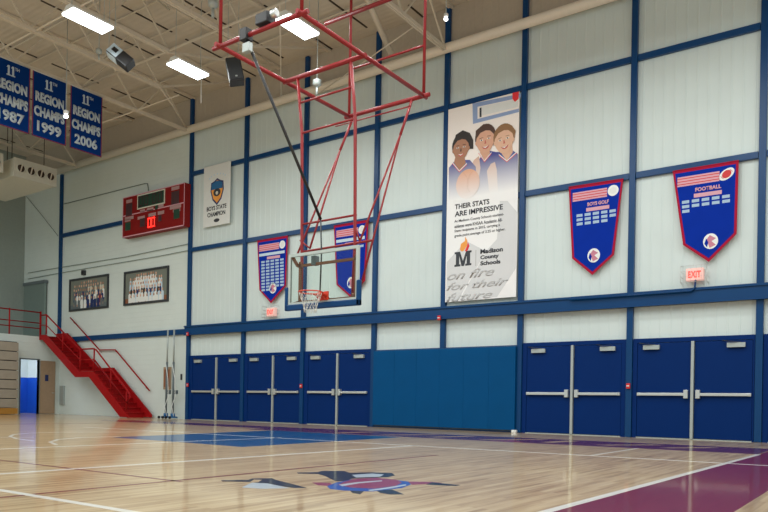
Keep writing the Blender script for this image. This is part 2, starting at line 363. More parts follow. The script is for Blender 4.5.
# door surrounds: header and jambs
BAYS = [(-23.15, -20.0), (-20.0, -17.0), (-17.0, -13.9), (-8.72, -5.63), (-5.63, -2.61), (-2.61, .42), (.42, 3.45)]
LEAF = [((-22.86, -21.46), (-21.40, -20.12)), ((-19.72, -18.43), (-18.37, -17.12)), ((-16.72, -15.42), (-15.36, -14.1)), ((-8.5, -7.2), (-7.12, -5.83)), ((-5.43, -4.12), (-4.04, -2.74)), ((-2.4, -1.1), (-1.02, .28)), ((.63, 1.93), (2.01, 3.31))]
for (a_, b_), ((p, q), (r, s_)) in zip(BAYS, LEAF):
    e = MB(); e.box(a_+.09, b_-.09, D-.08, D, 2.44, 2.55, 'door_blue')
    e.box(a_+.09, p, D-.08, D, 0, 2.44, 'door_blue'); e.box(s_, b_-.09, D-.08, D, 0, 2.44, 'door_blue')
    e.box(p, s_, D-.1, D, 0, .018, 'grey_metal'); trim(e)
    e = MB(); e.box((q+r)/2-.035, (q+r)/2+.035, D-.13, D-.02, .018, 2.44, 'grey_metal'); trim(e, bevel=.006)
dn = 0
for bi, ((p, q), (r, s_)) in enumerate(LEAF):
    for side, (x0, x1) in enumerate(((p, q), (r, s_))):
        if x0 > 0: continue
        dn += 1
        o = MB().box(x0+.008, x1-.008, D-.07, D, .03, 2.43, 'door_blue').build('door_%d' % dn, kind='structure', bevel=.004)
        h = MB(); zb = 1.12; xa, xb = x0+.06, x1-.1
        if side: xa, xb = x0+.1, x1-.06
        xh = xb if side == 0 else xa
        h.box(xa, xb, D-.16, D-.11, zb-.035, zb+.035, 'steel'); h.box(xh-.05, xh+.05, D-.17, D-.07, zb-.1, zb+.11, 'steel')
        xt = xa if side == 0 else xb
        h.box(xt-.04, xt+.04, D-.14, D-.07, zb-.04, zb+.04, 'steel'); h.build('panic_bar', o, bevel=.006)
        xc = x0+.36 if side == 0 else x1-.36
        g = MB(); g.box(xc-.2, xc+.2, D-.15, D-.07, 2.26, 2.37, 'grey_metal'); g.bar((xc+.1, D-.12, 2.38), (xc-.12, D-.2, 2.39), .03, .015, 'charcoal'); g.bar((xc-.12, D-.2, 2.39), (xc-.3, D-.09, 2.44), .03, .015, 'charcoal'); g.build('door_closer', o)
# wooden door standing open on the end wall, its frame
o = MB().box(XE+.02, XE+.06, DY1+.03, DY1+.75, .02, 2.5, 'wood_leaf').build('door_%d' % (dn+1), kind='structure')
MB().box(XE+.06, XE+.07, 18.22, 18.38, 1.55, 1.85, 'navy').build('door_sign', o); MB().tube([(XE+.06, DY1+.68, 1.0), (XE+.13, DY1+.68, 1.0), (XE+.13, DY1+.56, 1.0)], .012, 'steel', 8).build('door_handle', o)
e = MB(); e.box(XE-.2, XE+.03, DY0-.05, DY0, 0, DZ+.05, 'slate'); e.box(XE-.2, XE+.015, DY1, DY1+.02, 0, DZ+.05, 'slate'); e.box(XE-.2, XE+.03, DY0, DY1, DZ, DZ+.05, 'slate'); trim(e)
# drinking fountain in the corridor
t = thing('drinking_fountain', (-34.9, 17.9, .8), 'white drinking fountain on the blue corridor wall beyond the open door', 'fountain')
MB().box(-35.08, -34.75, 17.75, 18.1, 1.1, 1.55, 'white').box(-35.08, -34.95, 17.75, 18.1, 1.55, 1.95, 'white').build('body', t); MB().tube([(-34.8, 17.92, 1.55), (-34.8, 17.92, 1.63), (-34.86, 17.92, 1.63)], .015, 'steel', 8).build('spout', t)

# roof joists (bottom chords at 11.5) and bridging
def joist(X, y_end, to_wall):
    e = MB(); zb, zt, y0 = 11.5, 12.86, -5
    yy = D-.35 if to_wall else y_end
    e.box(X-.07, X-.01, y0, yy, zb-.05, zb+.05, 'steel_beige'); e.box(X+.01, X+.07, y0, yy, zb-.05, zb+.05, 'steel_beige')
    e.box(X-.07, X+.07, y0, D-.02, zt, 12.935, 'steel_beige')
    y = yy; up = True; n = 0
    while y-1.15 > y0 and n < 40:
        e.bar((X, y, zb if up else zt), (X, y-1.15, zt if up else zb), .045, .045, 'steel_beige'); y -= 1.15; up = not up; n += 1
    if not to_wall: e.bar((X, yy, zb), (X, D-.3, zt), .06, .06, 'steel_beige')
    o = struct(e, 'roof_joist')
joist(-30.9, 0, True); joist(-27.2, 15.6, False)
for X, ye, tw in [(-23.1, 0, True), (-20.7, 15.5, False), (-18.4, 14.1, False), (-16.05, 15.2, False), (-11.2, 0, True), (-8.9, 14.6, False), (-6.5, 14.6, False), (-4.1, 14.6, False), (-1.7, 0, True)]: joist(X, ye, tw)
def bridge(y, x0, x1, z=11.52, r=.03):
    e = MB(); e.tube([(x0, y, z), (x1, y, z)], r, 'steel_beige', 6); struct(e, 'roof_bridging')
bridge(14.07, -23.1, -11.2); bridge(11.1, -30.9, -11.2); bridge(8.2, -30.9, -11.2); bridge(16.3, -30.9, -20.7); bridge(12.6, -30.9, -11.2, 12.8, .035); bridge(15.7, -30.9, -8.9, 12.8, .035); bridge(9.4, -30.9, -11.2, 12.8, .035)
for yb_ in (6.9, 10.3, 13.6, 14.9, 17.2): bridge(yb_, -35.5, 5.5, 12.84, .028)
def brace(a_, b_, r=.03):
    e = MB(); e.tube([a_, b_], r, 'steel_beige', 6); struct(e, 'roof_brace')
brace((-20.7, 15.5, 11.5), (-23.1, D-.35, 11.6)); brace((-18.4, 14.1, 11.5), (-20.7, 11.1, 12.8)); brace((-16.05, 11.1, 11.5), (-18.4, 14.07, 12.8))
brace((-16.0, 14.0, 11.5), (-13.0, 10.2, 12.8)); brace((-11.2, 17.0, 11.52), (-16.05, 18.5, 11.3), .02); brace((-13.7, 14.07, 11.5), (-17.2, 17.8, 11.2), .025)
e = MB(); e.tube([(-12.3, 15.6, 12.8), (-12.55, 16.6, 12.3), (-12.9, 18.2, 11.62)], .09, 'steel_beige', 10); struct(e, 'roof_brace')
# joist seats on the wall above the strut
for px, py in [(120, 113), (154, 100), (288, 52)]:
    X, Z = wall_at(px, py); e = MB(); e.box(X-.06, X+.06, D-.1, D, Z-.3, Z+.3, 'dark_gap'); e.box(X-.3, X+.06, D-.12, D, Z-.3, Z-.2, 'dark_gap'); e.box(X-.3, X+.06, D-.12, D, Z+.1, Z+.18, 'dark_gap'); struct(e, 'wall_bracket')

# ================================================================== WALL PADS
XP = [-13.81+.836*k for k in range(7)]
ordn = ['leftmost', 'second from the left', 'third from the left', 'fourth from the left', 'fifth from the left', 'rightmost']
pads = []
for k in range(6):
    t = thing('wall_pad', (XP[k]+.418, D, 0), 'tall blue vinyl wall pad, %s of the six between the door pairs' % ordn[k], 'wall pad', 'blue wall pads between the doors')
    if k == 0:
        MB().box(XP[0]+.001, XP[1]-.001, D-.2, D-.125, .07, 2.46, 'pad_blue').build('cushion', t, bevel=.006); MB().box(XP[0]+.01, XP[1]-.01, D-.124, D-.11, .05, 2.47, 'slate').build('backing_board', t)
        pads = list(t.children)
    else:
        for ch in pads: c = ch.copy(); C.objects.link(c); c.parent = t
e = MB(); e.box(-13.81, -8.81, D-.1, D, 0, 2.5, 'blue_paint'); trim(e)

# ================================================================== HIGH-BAY LAMPS
lab = {(-17.0, 10.5): 'long white high-bay lamp nearest the top left corner, lit', (-17.0, 13.7): 'long white high-bay lamp left of the black loudspeaker, lit', (-12.7, 13.7): 'lit high-bay lamp showing behind the red backboard frame'}
for (x, y), l in lab.items():
    t = thing('high_bay_lamp', (x, y, LAMP_Z), l, 'ceiling lamp', 'high-bay lamps under the roof')
    h = MB(); h.box(x-.26, x+.26, y-.57, y+.57, LAMP_Z+.05, LAMP_Z+.1, 'white'); h.plate(plane_y(y), [(x-.2, LAMP_Z+.1), (x+.2, LAMP_Z+.1), (x+.1, LAMP_Z+.2), (x-.1, LAMP_Z+.2)], -.55, .55, 'white'); h.build('housing', t)
    MB().box(x-.25, x+.25, y-.56, y+.56, LAMP_Z, LAMP_Z+.05, 'lamp_lens').build('lens', t)
    for s_ in (-1, 1): MB().tube([(x, y+s_*.45, LAMP_Z+.2), (x, y+s_*.45, 12.93)], .008, 'grey_metal', 6).build('hanging_cable', t)

# ================================================================== LOUDSPEAKERS
RIGHT, UPV, BACK = Vector((math.cos(YAW), math.sin(YAW), 0)), Vector((0, 0, 1)), Vector((-math.sin(YAW), math.cos(YAW), 0))
def speaker(px, py, z, wd, hh, dd, roll, turn, label, pale=False):
    p = meet(px, py, 2, z); t = thing('loudspeaker', tuple(p), label, 'loudspeaker')
    A = Matrix((RIGHT, BACK, UPV)).transposed(); R = A @ Matrix.Rotation(roll, 3, 'Y') @ Matrix.Rotation(turn, 3, 'Z')
    def rb(x0, x1, y0, y1, z0, z1, m, name, b=0):
        e = MB(); e.hexa([p + R @ Vector(v) for v in [(x0, y0, z0), (x1, y0, z0), (x1, y1, z0), (x0, y1, z0), (x0, y0, z1), (x1, y0, z1), (x1, y1, z1), (x0, y1, z1)]], m); return e.build(name, t, bevel=b)
    rb(-wd/2, wd/2, -dd/2, dd/2, -hh/2, hh/2, 'black', 'cabinet', .03)
    if pale:
        rb(-wd/2+.02, wd/2-.02, -dd/2-.015, -dd/2, .02, hh/2-.01, 'sky_pale', 'pale_panel'); rb(-.05, .07, -dd/2-.03, -dd/2-.016, .10, .26, 'black', 'connector_plate')
        rb(-wd/2-.012, -wd/2, -dd/2+.02, dd/2-.02, .02, hh/2-.02, 'sky_pale', 'side_panel')
    else:
        rb(-wd/2+.03, wd/2-.03, -dd/2-.02, -dd/2, -hh/2+.05, hh/2-.05, 'charcoal', 'grille'); rb(-.03, .03, -dd/2-.03, -dd/2-.021, -hh/2+.1, -hh/2+.14, 'grey_metal', 'badge')
    for s_ in (-1, 1): q = p + R @ Vector((s_*wd*.35, 0, hh/2-.03)); MB().tube([q, (q.x, q.y, 12.945)], .008, 'grey_metal', 6).build('suspension_cable', t)
speaker(235, 72, 10.2, .42, .68, .40, -.22, .2, 'black loudspeaker hanging beside the red frame corner')
speaker(121, 58, 10.3, .34, .72, .30, math.radians(-52), .25, 'tilted loudspeaker half pale blue and half black, between two lamps', True)
# smaller ceiling devices
def pendant(px, py, z, label, s_=1, kind='ceiling_sensor', cat='ceiling device', m='white', glow=False):
    p = meet(px, py, 2, z); t = thing(kind, tuple(p), label, cat)
    MB().tube([p+Vector((0, 0, .1*s_)), (p.x, p.y, 12.945)], .012, 'grey_metal', 6).build('stem', t)
    e = MB(); e.tube([p+Vector((0, 0, .14*s_)), p+Vector((0, 0, .10*s_)), p-Vector((0, 0, .02)), p-Vector((0, 0, .08*s_))], [.05*s_, .12*s_, .12*s_, .05*s_], m, 12); e.build('body', t)
    if glow: 
        e = MB(); e.tube([p-Vector((0, 0, .08*s_+.002)), p-Vector((0, 0, .13*s_)), p-Vector((0, 0, .2*s_)), p-Vector((0, 0, .25*s_))], [.04*s_, .1*s_, .1*s_, .04*s_], 'lamp_lens', 12); e.build('bulb', t)
    else: MB().tube([p-Vector((0, 0, .08*s_+.002)), p-Vector((0, 0, .3*s_))], .035*s_, m, 8).build('probe', t)
pendant(99, 52, 11.2, 'small white sensor hanging left of the tilted loudspeaker', .75, m='grey_metal')
pendant(213, 5, 11.0, 'small pale device at the top edge near the frame hanger', 1.1, m='grey_metal')
pendant(66, 113, 9.7, 'small round lit lamp between the 1999 and 2006 banners', .65, 'globe_lamp', 'lamp', glow=True)
pendant(446, 16, 10.8, 'tiny lit lamp hanging by the column above the poster', .5, 'globe_lamp', 'lamp', glow=True)
pendant(317, 84, 9.6, 'pale domed device hanging inside the red frame', 1.0, m='grey_metal')
p = meet(201, 99, 2, 11.3); e = MB(); e.tube([p-Vector((0, 0, .14)), p+Vector((0, 0, .3)), (p.x, p.y, 12.945)], [.022, .022, .004], 'white', 8); e.build('hanging_tube', label='slim white tube hanging in front of the second wall column', cat='ceiling device')

# ================================================================== AIR HANDLERS
def handler(y0, y1, label):
    t = thing('air_handler', (-30.3, (y0+y1)/2, 9.45), label, 'air handler', 'air handlers high at the left end')
    MB().box(-32.3, -28.22, y0, y1, 9.45, 10.15, 'duct').box(-28.24, -28.2, y0-.02, y1+.02, 9.43, 10.17, 'duct').build('body', t)
    n = 4
    for k in range(n):
        cy = y0+.26+(y1-y0-.5)/(n-1)*k; e = MB(); F = plane_x(-28.2)
        e.tube([(-28.19, cy+.165*math.cos(a_), 9.8+.165*math.sin(a_)) for a_ in [2*math.pi*j/20 for j in range(20)]], .022, 'duct', 8, closed=True)
        e.disc(F, cy, 9.8, .15, .15, .001, .006, 'dark_gap'); e.bar((-28.17, cy-.03, 9.66), (-28.17, cy+.03, 9.94), .02, .09, 'steel_beige')
        e.build('round_louver', t)
    for X in (-31.8, -28.8):
        for y_ in (y0+.2, y1-.2): MB().tube([(X, y_, 10.15), (X, y_, 12.93)], .015, 'dark_gap', 6).build('hanger_rod', t)
handler(14.4, 16.12, 'cream air handler with four round louvers in the far corner')
handler(12.1, 13.95, 'cream air handler cut by the left edge of the view')

# ================================================================== CHAMPIONSHIP BANNERS
FB = plane_x(-23.0)
for (y0, y1, yr, l) in [(11.02, 12.2, '1987', 'leftmost hanging banner, 1987 champs, cut by the picture edge'), (12.28, 13.46, '1999', 'middle hanging banner of the three, reading 1999'), (13.6, 14.8, '2006', 'rightmost hanging banner of the three, reading 2006')]:
    z0, z1 = 9.3, 11.42
    t = thing('championship_banner', (-23.0, (y0+y1)/2, z0), l, 'banner', 'region championship banners hung from the roof joist')
    MB().rect(FB, y0, y1, z0, z1, 0, .01, 'banner_blue').build('cloth', t)
    e = MB(); e.rect(FB, y0, y0+.03, z0, z1, .0102, .014, 'maroon').rect(FB, y1-.03, y1, z0, z1, .0102, .014, 'maroon').rect(FB, y0, y1, z0, z0+.03, .0102, .014, 'maroon'); e.build('edging', t)
    MB().tube([(-23.0, y0, z1+.01), (-23.0, y1, z1+.01)], .02, 'steel', 8).build('rod', t)
    c = (y0+y1)/2; n = .011
    for u in (c-.17, c-.03):
        e = MB(); e.rect(FB, u+.035, u+.095, 10.99, 11.23, n, n+.004, 'letter_pale').rect(FB, u, u+.13, 10.95, 10.99, n, n+.004, 'letter_pale'); e.plate(FB, [(u+.035, 11.27), (u, 11.2), (u+.035, 11.2)], n, n+.004, 'letter_pale').rect(FB, u+.035, u+.095, 11.23, 11.27, n, n+.004, 'letter_pale'); e.build('lettering', t)
    text(t, 'TH', FB, c+.09, c+.24, 11.17, 11.27, n, 'letter_pale', bold=.02)
    text(t, 'REGION', FB, y0+.1, y1-.09, 10.47, 10.80, n, 'letter_pale', bold=.055); text(t, 'CHAMPS', FB, y0+.06, y1-.06, 9.99, 10.33, n, 'letter_pale', bold=.055)
    text(t, yr, FB, y0+.17, y1-.17, 9.5, 9.85, n, 'letter_pale', bold=.04)

# ================================================================== SCOREBOARD
x0, x1, z0, z1 = -27.17, -23.1, 7.70, 9.42
t = thing('scoreboard', ((x0+x1)/2, D, z0), 'red electronic scoreboard with lit red digits on the long wall', 'scoreboard')
MB().box(x0, x1, D-.42, D-.13, z0, z1, 'score_red').box(x0+.3, x1-.3, D-.13, D, z0+.3, z1-.3, 'charcoal').build('cabinet', t)
F = plane_y(D-.42)
e = MB(); 
for (a_, b_, c_, d_) in [(x0, x1, z0, z0+.04), (x0, x1, z1-.03, z1), (x0, x0+.03, z0, z1), (x1-.03, x1, z0, z1), (x0, x1, 8.60, 8.64)]: e.rect(F, a_, b_, c_, d_, .001, .008, 'pink')
e.build('frame_lines', t)
def S2(u, v): return (x0+(x1-x0)*u, z0+(z1-z0)*v)
def sr(e, u0, u1, v0, v1, n0, n1, m): a_, c_ = S2(u0, v0); b_, d_ = S2(u1, v1); e.rect(F, a_, b_, c_, d_, n0, n1, m)
e = MB(); sr(e, .25, .70, .62, .97, .002, .012, 'cream'); sr(e, .265, .685, .65, .94, .013, .018, 'score_green'); e.build('game_clock', t)
def seg7(e, u, v, wd, hh, m, on):
    th = wd*.22
    P = {'a': (u, u+wd, v+hh-th, v+hh), 'd': (u, u+wd, v, v+th), 'g': (u, u+wd, v+hh/2-th/2, v+hh/2+th/2), 'b': (u+wd-th*.8, u+wd, v+hh/2, v+hh), 'c': (u+wd-th*.8, u+wd, v, v+hh/2), 'f': (u, u+th*.8, v+hh/2, v+hh), 'e': (u, u+th*.8, v, v+hh/2)}
    for k in on: e.rect(F, *P[k], .019, .023, m)
e = MB()
for u in (.28, .37, .50, .59): a_, c_ = S2(u, .68); seg7(e, a_, c_, .26, .42, 'score_dark', 'abcdef')
e.build('clock_digits', t)
for (u0, u1, v0, v1, m) in [(.055, .165, .52, .82, 'score_dark'), (.80, .92, .55, .85, 'score_dark'), (.05, .14, .16, .36, 'score_green'), (.84, .93, .2, .42, 'score_green'), (.30, .38, .18, .38, 'score_dark'), (.60, .65, .22, .36, 'score_dark'), (.545, .59, .52, .62, 'score_green')]:
    e = MB(); sr(e, u0, u1, v0, v1, .002, .01, m); e.build('digit_window', t)
for (u0, u1, v0, v1) in [(.06, .16, .84, .92), (.80, .92, .88, .96), (.04, .19, .42, .50), (.78, .95, .44, .53), (.30, .38, .53, .60), (.41, .52, .52, .60), (.60, .68, .54, .62), (.04, .14, .38, .44), (.83, .94, .36, .43), (.26, .38, .37, .44), (.44, .56, .38, .46), (.59, .69, .38, .46)]:
    e = MB(); sr(e, u0, u1, v0, v1, .002, .008, 'caption'); e.build('caption_plate', t)
e = MB(); 
sr(e, .42, .56, .1, .36, .001, .004, 'score_red')
for u in (.435, .495): a_, c_ = S2(u, .12); seg7(e, a_, c_, .21, .40, 'lit_red', 'abcdef')
e.build('period_digits', t, label='lit red digits')
# conduit to the scoreboard and two cables strung along the wall
def cable(pts, r, label, name='conduit'):
    e = MB(); e.tube([(*[wall_at(a_, b_, D-.05)[0]], D-.05, wall_at(a_, b_, D-.05)[1]) for a_, b_ in pts], r, 'curtain_grey', 6)
    e.build(name, label=label, cat='cable' if name == 'cable' else 'conduit')
cable([(64, 204), (145, 183.5), (147.5, 183.5), (148.5, 191)], .018, 'thin grey conduit running up to the scoreboard')
cable([(28, 273), (60, 267.5), (125, 257), (188, 244)], .014, 'upper slack cable along the wall below the scoreboard', 'cable')
cable([(28, 279), (60, 273), (160, 256), (188, 250.5)], .014, 'lower slack cable along the wall above the team photos', 'cable')
cable([(26, 196), (40, 213), (58, 236)], .012, 'slack cable sagging across the wall below the air handlers', 'cable')

# ================================================================== TEAM PHOTOGRAPHS
def photo(x0, x1, z0, z1, label, rows, bg, grd, frame='charcoal'):
    t = thing('team_photograph', ((x0+x1)/2, D, z0), label, 'picture', 'framed team photographs on the wall')
    F = WALLF; e = MB(); b = .09
    for r_ in [(x0, x1, z0, z0+b), (x0, x1, z1-b, z1), (x0, x0+b, z0+b, z1-b), (x1-b, x1, z0+b, z1-b)]: e.rect(F, *r_, .002, .06, frame)
    e.build('frame', t)
    e = MB(); e.rect(F, x0+b, x1-b, z0+b, z1-b, .002, .02, bg); e.rect(F, x0+b, x1-b, z0+b, z0+b+.2, .0205, .022, grd)
    W, H = x1-x0-2*b, z1-z0-2*b; zz = z1-b-.22; dep = .022
    for (n, body, legs, inset, step) in rows:
        for k in range(n):
            cx = x0+b+inset+(W-2*inset)*(k+.5)/n+random.uniform(-.02, .02); cz = zz+random.uniform(-.02, .02); hw = (W-2*inset)/n*.40
            e.plate(F, [(cx-hw, max(z0+b+.01, cz-.36)), (cx+hw, max(z0+b+.01, cz-.36)), (cx+hw, cz-.02), (cx+hw*.5, cz+.04), (cx-hw*.5, cz+.04), (cx-hw, cz-.02)], dep, dep+.002, random.choice(body))
            if legs and cz-.46 > z0+b: e.rect(F, cx-hw*.8, cx+hw*.8, cz-.46, cz-.361, dep, dep+.002, legs)
            e.disc(F, cx, cz+.10, .045, .06, dep, dep+.002, random.choice(['skin_dark', 'skin_light', 'skin_fair']), 8)
        zz -= step*.8; dep += .003
    e.build('print', t)
photo(-31.82, -28.7, 4.84, 6.36, 'team photograph on the left, standing players before a grey hall', [(7, ['olive', 'slate'], None, .8, .2), (13, ['slate', 'cream', 'olive'], None, .25, .24), (14, ['white', 'slate', 'navy'], 'navy', .2, .26), (12, ['slate', 'maroon', 'navy', 'white'], 'skin_light', .25, .25), (9, ['navy', 'white', 'slate'], 'white', .3, .2)], 'olive', 'slate')
photo(-27.55, -24.5, 4.84, 6.32, 'team photograph on the right, rows of players in white above orange ground', [(9, ['white'], None, .7, .2), (14, ['white', 'sky_pale'], None, .3, .24), (13, ['sky_pale', 'white'], None, .3, .22), (12, ['navy', 'black'], 'navy', .35, .22), (11, ['white', 'sky_pale'], 'skin_light', .2, .22), (10, ['white'], 'earth', .3, .2)], 'olive', 'earth')
X, Z = wall_at(85, 273); e = MB(); e.box(X-.09, X+.09, D-.14, D, Z-.11, Z+.11, 'charcoal'); e.tube([(X, D-.14, Z), (X, D-.17, Z)], .06, 'black', 12); e.build('wall_camera', label='small dark box on the wall above the left team photograph', cat='wall box')

# ================================================================== STATE CHAMPION BANNER
x0, x1, z0, z1 = -22.28, -20.76, 7.56, 9.93
t = thing('champion_banner', ((x0+x1)/2, D, z0), 'white vinyl banner reading boys state champion with a blue and orange shield', 'banner')
F = plane_y(D-.1); FP = plane_y(D-.14)
MB().rect(FP, x0, x1, z0, z1, 0, .012, 'white_vinyl').build('vinyl', t); MB().tube([(x0, D-.13, z1), (x1, D-.13, z1)], .022, 'steel', 8).build('rod', t)
cx, cz = -21.50, 8.92
sh = [(-.28, .26), (-.14, .3), (0, .38), (.14, .3), (.28, .26), (.3, 0), (.2, -.28), (0, -.46), (-.2, -.28), (-.3, 0)]
e = MB(); e.plate(FP, [(cx+a_*1.25, cz+b_*1.25) for a_, b_ in sh], .013, .016, 'navy'); e.plate(FP, [(cx+a_*1.06, cz+b_*1.06) for a_, b_ in sh], .016, .019, 'flame_orange'); e.plate(FP, [(cx-.3, cz+.27), (cx-.31, cz+.05), (cx+.31, cz+.05), (cx+.3, cz+.27), (cx, cz+.38)], .019, .022, 'cart_blue'); e.disc(FP, cx, cz-.08, .20, .15, .019, .023, 'ink'); e.disc(FP, cx, cz-.1, .07, .07, .0235, .026, 'cream'); e.build('shield', t)
text(t, 'BOYS STATE', FP, x0+.2, x1-.2, 8.17, 8.34, .013, 'ink', bold=.03); text(t, 'CHAMPION', FP, x0+.24, x1-.26, 7.93, 8.10, .013, 'ink', bold=.03)
e = MB(); e.disc(FP, -21.5, 7.76, .16, .07, .013, .017, 'ink'); 
for k in range(7):
    a_ = math.pi*(.15+.7*k/6); e.disc(FP, cx-.5*math.cos(a_), cz+.42+.22*math.sin(a_), .035, .035, .013, .016, 'sky_pale', 8)
e.build('emblem', t)

# ================================================================== PENNANTS
def pennant(pts, label, title, cols, rows, ball, offs=.13):
    (tlx, tlz), (trx, trz), (rx, rz), (tx, tz), (lx, lz) = pts
    F = plane_y(D-offs); t = thing('team_pennant', ((tlx+trx)/2, D, tz), label, 'pennant', 'blue pennants with red borders along the wall')
    MB().plate(F, [pts[k] for k in (4, 3, 2, 1, 0)], 0, .01, 'pennant_red').build('border', t)
    b = .06; inn = [(lx+b, lz+b*.5), (tx, tz+b*1.5), (rx-b, rz+b*.5), (trx-b, trz-b*1.2), (tlx+b, tlz-b*1.2)]
    MB().plate(F, inn, .0102, .014, 'pennant_blue').build('field', t)
    MB().tube([(tlx, D-offs-.005, tlz), (trx, D-offs-.005, trz)], .018, 'pennant_red', 8).build('rod', t)
    W = trx-tlx; wz = tlz; n0, n1 = .0142, .017
    e = MB(); e.rect(F, tlx+.12, trx-.42, wz-.42, wz-.18, n0, n1, 'pink')
    for k in range(3): e.rect(F, tlx+.12, trx-.42, wz-.38+k*.07, wz-.36+k*.07, n1, n1+.002, 'red')
    e.build('striped_heading', t)
    if title: text(t, title, F, tlx+.36*W, trx-.25*W, wz-.60, wz-.50, n0, 'pink', bold=.05)
    else: e = MB(); e.rect(F, tlx+.12, trx-.14, wz-.60, wz-.50, n0, n1, 'sky_pale'); e.build('title_strip', t)
    e = MB(); e.rect(F, tlx+.34*W, trx-.24*W, wz-.74, wz-.645, n0, n1, 'pink'); e.build('subtitle_strip', t)
    e = MB(); rh = .115; cw = (W-.36)/cols
    for c_ in range(cols):
        r0 = 0 if c_ in (0, cols-1) else 1
        n = rows[c_]
        for r_ in range(n):
            xa = tlx+.19+c_*cw+.02; za = wz-.78-r_*rh
            xa += (tlz-za)*.035
            e.rect(F, xa, xa+cw*.74, za-.075, za, n0, n1, 'year_blue')
    e.build('year_rows', t)
    e = MB(); bx, bz = trx-.26, wz-.28
    if ball == 'football':
        e.disc(F, bx, bz, .19, .12, n0, n1, 'white', 18, .6); e.disc(F, bx, bz, .11, .09, n1, n1+.003, 'red', 16, .6)
        for s_ in (-1, 1): e.bar((bx+s_*.1-.03, D-offs-n1-.004, bz+s_*.07+.03), (bx+s_*.1+.03, D-offs-n1-.004, bz+s_*.07-.03), .01, .01, 'red')
    else:
        e.disc(F, bx, bz, .145, .145, n0, n1, 'white', 22); e.disc(F, bx, bz, .09, .09, n1, n1+.001, 'white_vinyl', 18)
    e.build('ball_emblem', t)
    e = MB(); qx, qz = (lx+rx)/2+.03, lz+.02
    e.disc(F, qx, qz, .17, .19, n0, n1, 'white', 22); e.plate(F, [(qx-.02, qz-.16), (qx+.12, qz-.1), (qx+.02, qz), (qx+.12, qz+.06), (qx-.02, qz+.15), (qx-.09, qz+.05)], n1, n1+.003, 'emblem_rose'); e.plate(F, [(qx-.14, qz-.05), (qx-.08, qz-.14), (qx-.05, qz-.02), (qx-.1, qz+.08)], n1, n1+.004, 'pennant_blue')
    e.build('mascot_disc', t)
pennant([(-19.28, 6.70), (-17.74, 6.70), (-17.8, 4.92), (-18.52, 4.34), (-19.12, 4.86)], 'blue pennant with many rows of years, left of the backboard', None, 5, [10, 10, 9, 9, 9], 'b')
pennant([(-15.62, 6.78), (-14.15, 6.78), (-14.25, 4.8), (-14.86, 4.3), (-15.46, 4.76)], 'blue pennant seen partly through the glass backboard', None, 5, [1, 1, 1, 1, 1], 'b')
pennant([(-7.33, 6.76), (-5.85, 6.74), (-6.06, 4.78), (-6.63, 4.3), (-7.2, 4.8)], 'blue pennant headed boys golf with a white ball', 'BOYS GOLF', 5, [3, 3, 3, 3, 2], 'golf')
pennant([(-4.62, 6.72), (-3.11, 6.72), (-3.13, 4.97), (-3.74, 4.36), (-4.34, 4.84)], 'blue pennant headed football with a red and white football', 'FOOTBALL', 5, [3, 2, 2, 2, 2], 'football')

# ================================================================== POSTER
PX0, PX1, PZ0, PZ1 = -11.18, -8.84, 3.88, 9.74
PY = D-.14; F = plane_y(PY)
t = thing('school_poster', ((PX0+PX1)/2, D, PZ0), 'tall white poster of three smiling basketball players between two blue columns', 'poster')
MB().rect(F, PX0, PX1, PZ0, PZ1, -.02, 0, 'poster').build('sheet', t)
def P(px, py): return wall_at(px, py, PY)
def pp(e, pts, n, m): e.plate(F, [P(*a_) for a_ in pts], n-.0012, n, m)
def pd(e, px, py, rx, rz, n, m, rot=0, seg=18): c_ = P(px, py); e.disc(F, c_[0], c_[1], rx, rz, n-.0012, n, m, seg, rot)
e = MB(); a_ = P(446, 200); e.rect(F, PX0, PX1, 7.75, PZ1, .0002, .001, 'poster_warm'); e.build('photo_background', t)
e = MB()
pp(e, [(472.5, 103.5), (521, 93.6), (521, 97.5), (477.5, 106.8), (477.5, 119), (519, 108.5), (519, 112), (473, 124)], .0024, 'hoop_blue')
pp(e, [(480, 107), (518, 99), (518, 107), (480, 116)], .0038, 'white_vinyl'); pp(e, [(479.6, 108), (481.6, 107.6), (481.6, 117), (479.6, 117.4)], .0052, 'ink')
pp(e, [(512.5, 93), (519, 91.6), (518.6, 99), (515, 102), (512.6, 99)], .0068, 'flame_red'); e.build('printed_hoop', t)
